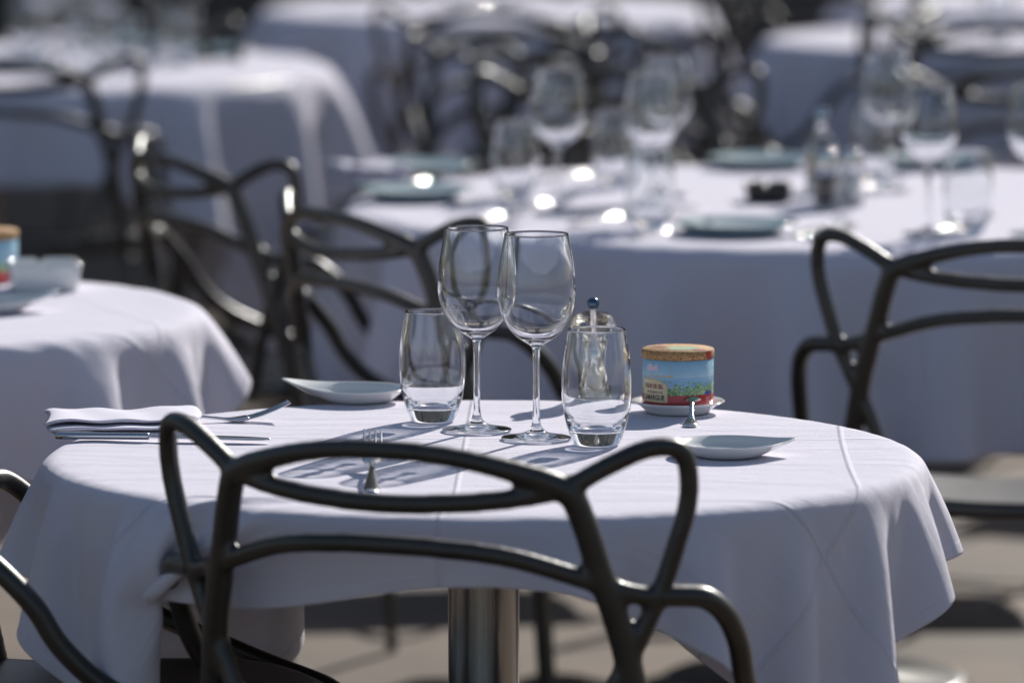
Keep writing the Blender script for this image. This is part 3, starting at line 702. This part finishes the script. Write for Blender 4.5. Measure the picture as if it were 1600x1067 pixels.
# ------------------------------------------------------------------ cutlery
def strip_bm(st, thick=.0016, bm=None, cx=0.0):
    """st: list of (x, halfwidth, z); a bevelled bar along X"""
    bm = bm or bmesh.new(); rings = []
    for x, w, z in st:
        h = thick/2; e = min(w*.4, .0012)
        rings.append([bm.verts.new((x, cx+y, z+q)) for y, q in ((-w, 0), (-w+e, h), (w-e, h), (w, 0), (w-e, -h), (-w+e, -h))])
    for a, b in zip(rings, rings[1:]):
        for i in range(6): bm.faces.new((a[i], a[(i+1) % 6], b[(i+1) % 6], b[i]))
    bm.faces.new(rings[0][::-1]); bm.faces.new(rings[-1]); return bm
def make_fork(label, L=.195):
    t = thing('fork', label, 'fork', group='stainless forks')
    prof = lambda x: .0020+.0022*(1-x/.12) if x < .12 else .0020+.006*((.03-abs(x-.150))/.03 if abs(x-.150) < .03 else 0)*.0
    def z(x):                                     # handle rests at its end, arches up at the neck, tines curve up
        if x < .135: return .0015+.0075*(sin(pi*min(x/.135, 1))**1.5)*(x/.1)*.8
        s = (x-.135)/(L-.135); return .0015+.0175*s**1.7
    hp = [(0, .0035), (.003, .0075), (.012, .0096), (.03, .0086), (.06, .0052), (.09, .0034), (.115, .0029), (.125, .0034), (.130, .006), (.136, .0105), (.143, .0124), (.150, .0125)]
    C = catmull([(a, b, 0) for a, b in hp], 4)
    bm_obj('handle', strip_bm([(c[0], c[1], z(c[0])) for c in C], .0028), M['cutlery'], t)
    bm = bmesh.new()
    for k in range(4):
        y = (k-1.5)*.0066
        st = [(.1495, .0024, 0), (.165, .0019, 0), (.180, .0016, 0), (.190, .0012, 0), (L, .0005, 0)]
        C = catmull(st, 4); strip_bm([(c[0], c[1], z(c[0])) for c in C], .0018, bm, y)
    bm_obj('tines', bm, M['cutlery'], t); return t
fk = make_fork('stainless fork with upturned tines beside the folded napkin')
a = pz(246, 660); b = pz(452, 655); fk.location = (a.x, a.y, TOP+.001); fk.rotation_euler = (0, 0, atan2(b.y-a.y, b.x-a.x)); fk.scale = (.74, .74, 1.1)
fk.scale = (1, 1, 1.0); dirv = (b-a).normalized(); e = pz(452, 657); q = e-dirv*.195; fk.location = (q.x, q.y, TOP+.0005)
a = pz(580, 775); b = pz(583, 716)
qf = dup(fk, (a.x, a.y, TOP+.0005), atan2(b.y-a.y, b.x-a.x), 'stainless fork pointing away, seen through the near chair back oval', 'stainless forks'); qf.scale = (1.12, .85, 1.15); qf.rotation_euler.y = -.062
def make_knife(label):
    t = thing('table_knife', label, 'knife', group='table knives')
    C = catmull([(0, .006, .004), (.004, .0095, .004), (.03, .0100, .0042), (.07, .0072, .0042), (.098, .0056, .0042)], 5)
    bm_obj('handle', strip_bm([tuple(c) for c in C], .0065), M['cutlery'], t)
    C = catmull([(.098, .0056, .004), (.108, .0062, .004), (.125, .0095, .004), (.18, .0098, .0035), (.21, .0080, .003), (.225, .003, .0028)], 5)
    bm_obj('blade', strip_bm([tuple(c) for c in C], .0020), M['cutlery'], t); return t
kn = make_knife('steel knife lying along the front of the folded napkin'); a = pz(88, 688); b = pz(430, 693)
kn.location = (a.x, a.y, TOP+.001); kn.rotation_euler.z = atan2(b.y-a.y, b.x-a.x)
# salt spoon: bowl on the saucer rim, handle end on the cloth
sp_a = SAUC+Vector((.014, -.045, .0165)); sp_b = pz(1079, 668); sp_b = Vector((sp_b.x, sp_b.y, TOP+.0012))
t = thing('salt_spoon', 'small steel spoon leaning from the saucer rim to the cloth before the tin', 'spoon', sp_b)
dv = sp_a-sp_b; Lh = Vector((dv.x, dv.y, 0)).length
t.rotation_euler.z = atan2(dv.y, dv.x)
C = catmull([(0, .003, 0), (.002, .0068, 0), (.010, .0082, .001), (Lh*.30, .0052, dv.z*.18), (Lh*.55, .0026, dv.z*.52), (Lh*.85, .0026, dv.z*1.0), (Lh*1.0, .0045, dv.z*1.10)], 5)
bm_obj('handle', strip_bm([tuple(c) for c in C], .0022), M['cutlery'], t)
bm = bmesh.new(); g = []
for i in range(13):
    for_row = []
    for j in range(9):
        a1 = -1+2*i/12; b1 = -1+2*j/8; x = a1*sqrt(1-b1*b1/2); y = b1*sqrt(1-a1*a1/2)
        for_row.append(bm.verts.new((Lh+.0125+x*.0145, y*.0105, dv.z*1.08+.0010+.0035*(1-x*x-y*y))))
    g.append(for_row)
for i in range(12):
    for j in range(8): bm.faces.new((g[i][j], g[i+1][j], g[i+1][j+1], g[i][j+1]))
o = bm_obj('spoon_bowl', bm, M['cutlery'], t); sm = o.modifiers.new('s', 'SOLIDIFY'); sm.thickness = .0012

# ------------------------------------------------------------------ folded napkin
def napkin_bm(W=.150, D=.130, layers=5, gap=.0034, seed=1):
    """a cloth folded over itself: the cross-section (y, z) snakes front to back and is swept along x"""
    path = []; k = 12
    for l in range(layers):
        z = .0022+l*gap; y0, y1 = .002+.006*(layers-l)/layers*0+.007*l, D-.004*l
        ys = np.linspace(y0, y1, 22)
        if l % 2: ys = ys[::-1]
        path += [(y, z) for y in ys]
        if l < layers-1:
            sgn = 1 if l % 2 == 0 else -1
            for q in range(1, k): a = -pi/2+pi*q/k; path.append((ys[-1]+sgn*cos(a)*gap*.55, z+gap/2+sin(a)*gap/2))
    bm = bmesh.new(); nx = 40; rg = np.random.RandomState(seed); ph = rg.rand(8)*6.28; rows = []
    for i in range(nx+1):
        s = i/nx; row = []
        for m, (y, z) in enumerate(path):
            f = z/(gap*layers)
            zz = z*(1+.10*sin(s*4+ph[0])-.25*(s < .04)*0)+f*.0012*sin(s*17+y*30+ph[1])+f*.0011*sin(s*9-y*60+ph[2])
            x = W*s+.004*sin(y*40+ph[3]+f*3)-(1-s)*.010*f+s*(.004*f)
            yy = y+.0022*sin(s*12+f*7+ph[4])+.018*(s-.5)*f
            e = min(s, 1-s)*W; zz *= (.80+.20*min(1, e/.010)**.5)
            row.append(bm.verts.new((x, yy, max(zz, .0012))))
        rows.append(row)
    for a, b in zip(rows, rows[1:]):
        for j in range(len(path)-1): bm.faces.new((a[j], b[j], b[j+1], a[j+1]))
    return bm
o = bm_obj('napkin', napkin_bm(), M['cloth']); sm = o.modifiers.new('s', 'SOLIDIFY'); sm.thickness = .0018
a = pz(88, 684); o.location = (a.x, a.y, TOP); o.rotation_euler.z = radians(7)
tag(o, 'white cloth napkin folded in layers at the left of the nearest table', 'napkin', 'folded napkins')
NK = o
p = pz(553, 292); q = dup(NK, (p.x, p.y, TOP), radians(25), 'blurred folded napkin at the left end of the large table', 'folded napkins'); q.scale = (.7, 1, 1.9)
p = pz(1150, 262); 

# ------------------------------------------------------------------ large table setting
GP = 'teal-rimmed plates'
def make_plate(label, R=.088):
    t = thing('dinner_plate', label, 'plate', group=GP)
    bm_obj('well', lathe_bm([(0, .005), (R*.6, .005), (R*.72, .0095)], 72), M['ceramic'], t)
    bm_obj('rim', lathe_bm([(R*.72, .0095), (R*.96, .0165), (R*.99, .018), (R, .0168), (R*.97, .0145), (R*.72, .006), (R*.62, .001), (R*.58, 0), (R*.55, .002), (0, .002)], 72), M['teal'], t)
    return t
pl = make_plate('teal-rimmed plate at the left end of the large table, nearest the napkin'); p = pz(650, 312); pl.location = (p.x, p.y, TOP)
for u, v, lab in [(660, 272, 'teal-rimmed plate at the rear left of the large table'), (1150, 366, 'teal-rimmed plate at the front edge of the large table'),
                  (1190, 262, 'teal-rimmed plate at the rear of the large table left of the shakers'), (1470, 262, 'teal-rimmed plate at the rear right of the large table'),
                  (330, 88, 'teal-rimmed plate on the far left table, right of the glasses'), (30, 112, 'teal-rimmed plate on the far left table, at the left edge'),
                  (200, 75, 'teal-rimmed plate on the far left table, at the rear behind the glasses')]:
    p = pz(u, v); dup(pl, (p.x, p.y, TOP), 0, lab, GP)
def make_shaker(label, fill):
    t = thing('shaker', label, 'shaker', group='glass shakers')
    bm_obj('jar', lathe_bm([(0, 0), (.017, 0), (.019, .002), (.020, .03), (.0175, .06), (.0160, .062), (.0150, .060), (.0168, .03), (.016, .006), (0, .006)], 40), M['glass'], t)
    bm_obj('filling', lathe_bm([(0, .0065), (.0148, .0065), (.0155, .03), (.0145, .042), (0, .043)], 32), M[fill], t)
    bm_obj('cap', lathe_bm([(.0176, .0605), (.018, .074), (.0165, .081), (.009, .085), (0, .086)], 40), M['chrome'], t)
    return t
for u, v, f, lab in [(1290, 326, 'pepper', 'chrome-capped pepper shaker on the large table'), (1330, 322, 'salt', 'chrome-capped salt shaker on the large table')]:
    s_ = make_shaker(lab, f); p = pz(u, v); s_.location = (p.x, p.y, TOP)
def make_bottle(label):
    t = thing('oil_bottle', label, 'bottle')
    bm_obj('glass_body', lathe_bm([(0, 0), (.022, 0), (.024, .003), (.024, .07), (.018, .085), (.009, .095), (.009, .115), (.0075, .115), (.0075, .096), (.016, .083), (.0215, .07), (.0215, .006), (0, .006)], 40), M['glass'], t)
    bm_obj('oil', lathe_bm([(0, .0065), (.021, .0065), (.021, .06), (0, .0605)], 32), M['lemon'], t)
    bm_obj('cap', lathe_bm([(.0098, .113), (.0098, .128), (0, .129)], 24), M['chrome'], t); return t
b_ = make_bottle('small cruet of amber oil behind the shakers on the large table'); p = pz(1283, 300); b_.location = (p.x, p.y, TOP)
for u, v, rz, lab in [(1240, 372, 65, 'fork on the large table at right of the front plate'), (700, 350, 50, 'fork on the large table near its front left edge'),  # forks from here on are added to catch the sun as blurred glints
                      (700, 324, 51, 'fork added for its sun glint just left of the leftmost blurred water glass on the large table'), (780, 331, 51, 'fork added for its sun glint under the leftmost blurred wine glass on the large table'),
                      (845, 284, 51, 'fork added for its sun glint beside the rear middle water glass on the large table'), (890, 353, 51, 'fork added for its sun glint left of the front middle water glass on the large table'),
                      (982, 375, 51, 'fork added for its sun glint between the front middle water glass and the front plate'), (1300, 302, 51, 'fork added for its sun glint right of the shakers on the large table'),
                      (1425, 371, 51, 'fork added for its sun glint at the foot of the rightmost blurred water glass'), (590, 296, 51, 'fork added for its sun glint between the plates at the left end of the large table'),
                      (148, 112, 51, 'fork added for its sun glint among the glasses on the far left table'), (222, 100, 51, 'fork added for its sun glint at the right of the glasses on the far left table'),
                      (60, 98, 51, 'fork added for its sun glint at the left of the glasses on the far left table'), (715, 8, 51, 'fork added for its sun glint on the far top centre table')]:
    p = pz(u, v); dup(fk, (p.x, p.y, TOP), radians(rz), lab, 'stainless forks')
for u, v, rz, lab in [(1265, 376, 70, 'knife on the large table at right of the front plate and fork'), (870, 335, 20, 'knife on the large table among the left glasses')]:
    p = pz(u, v); dup(kn, (p.x, p.y, TOP), radians(rz), lab, 'table knives')
sl.cycles.is_caustics_light = True
for o in bpy.data.objects:
    if o.type == 'MESH':
        if any(m_ and m_.name in ('clear_glass', 'drinking_glass', 'thick_glass_base', 'glass_foot', 'thin_glass_wall') for m_ in o.data.materials): o.cycles.is_caustics_caster = True
        if o.get('category') == 'tablecloth': o.cycles.is_caustics_receiver = True
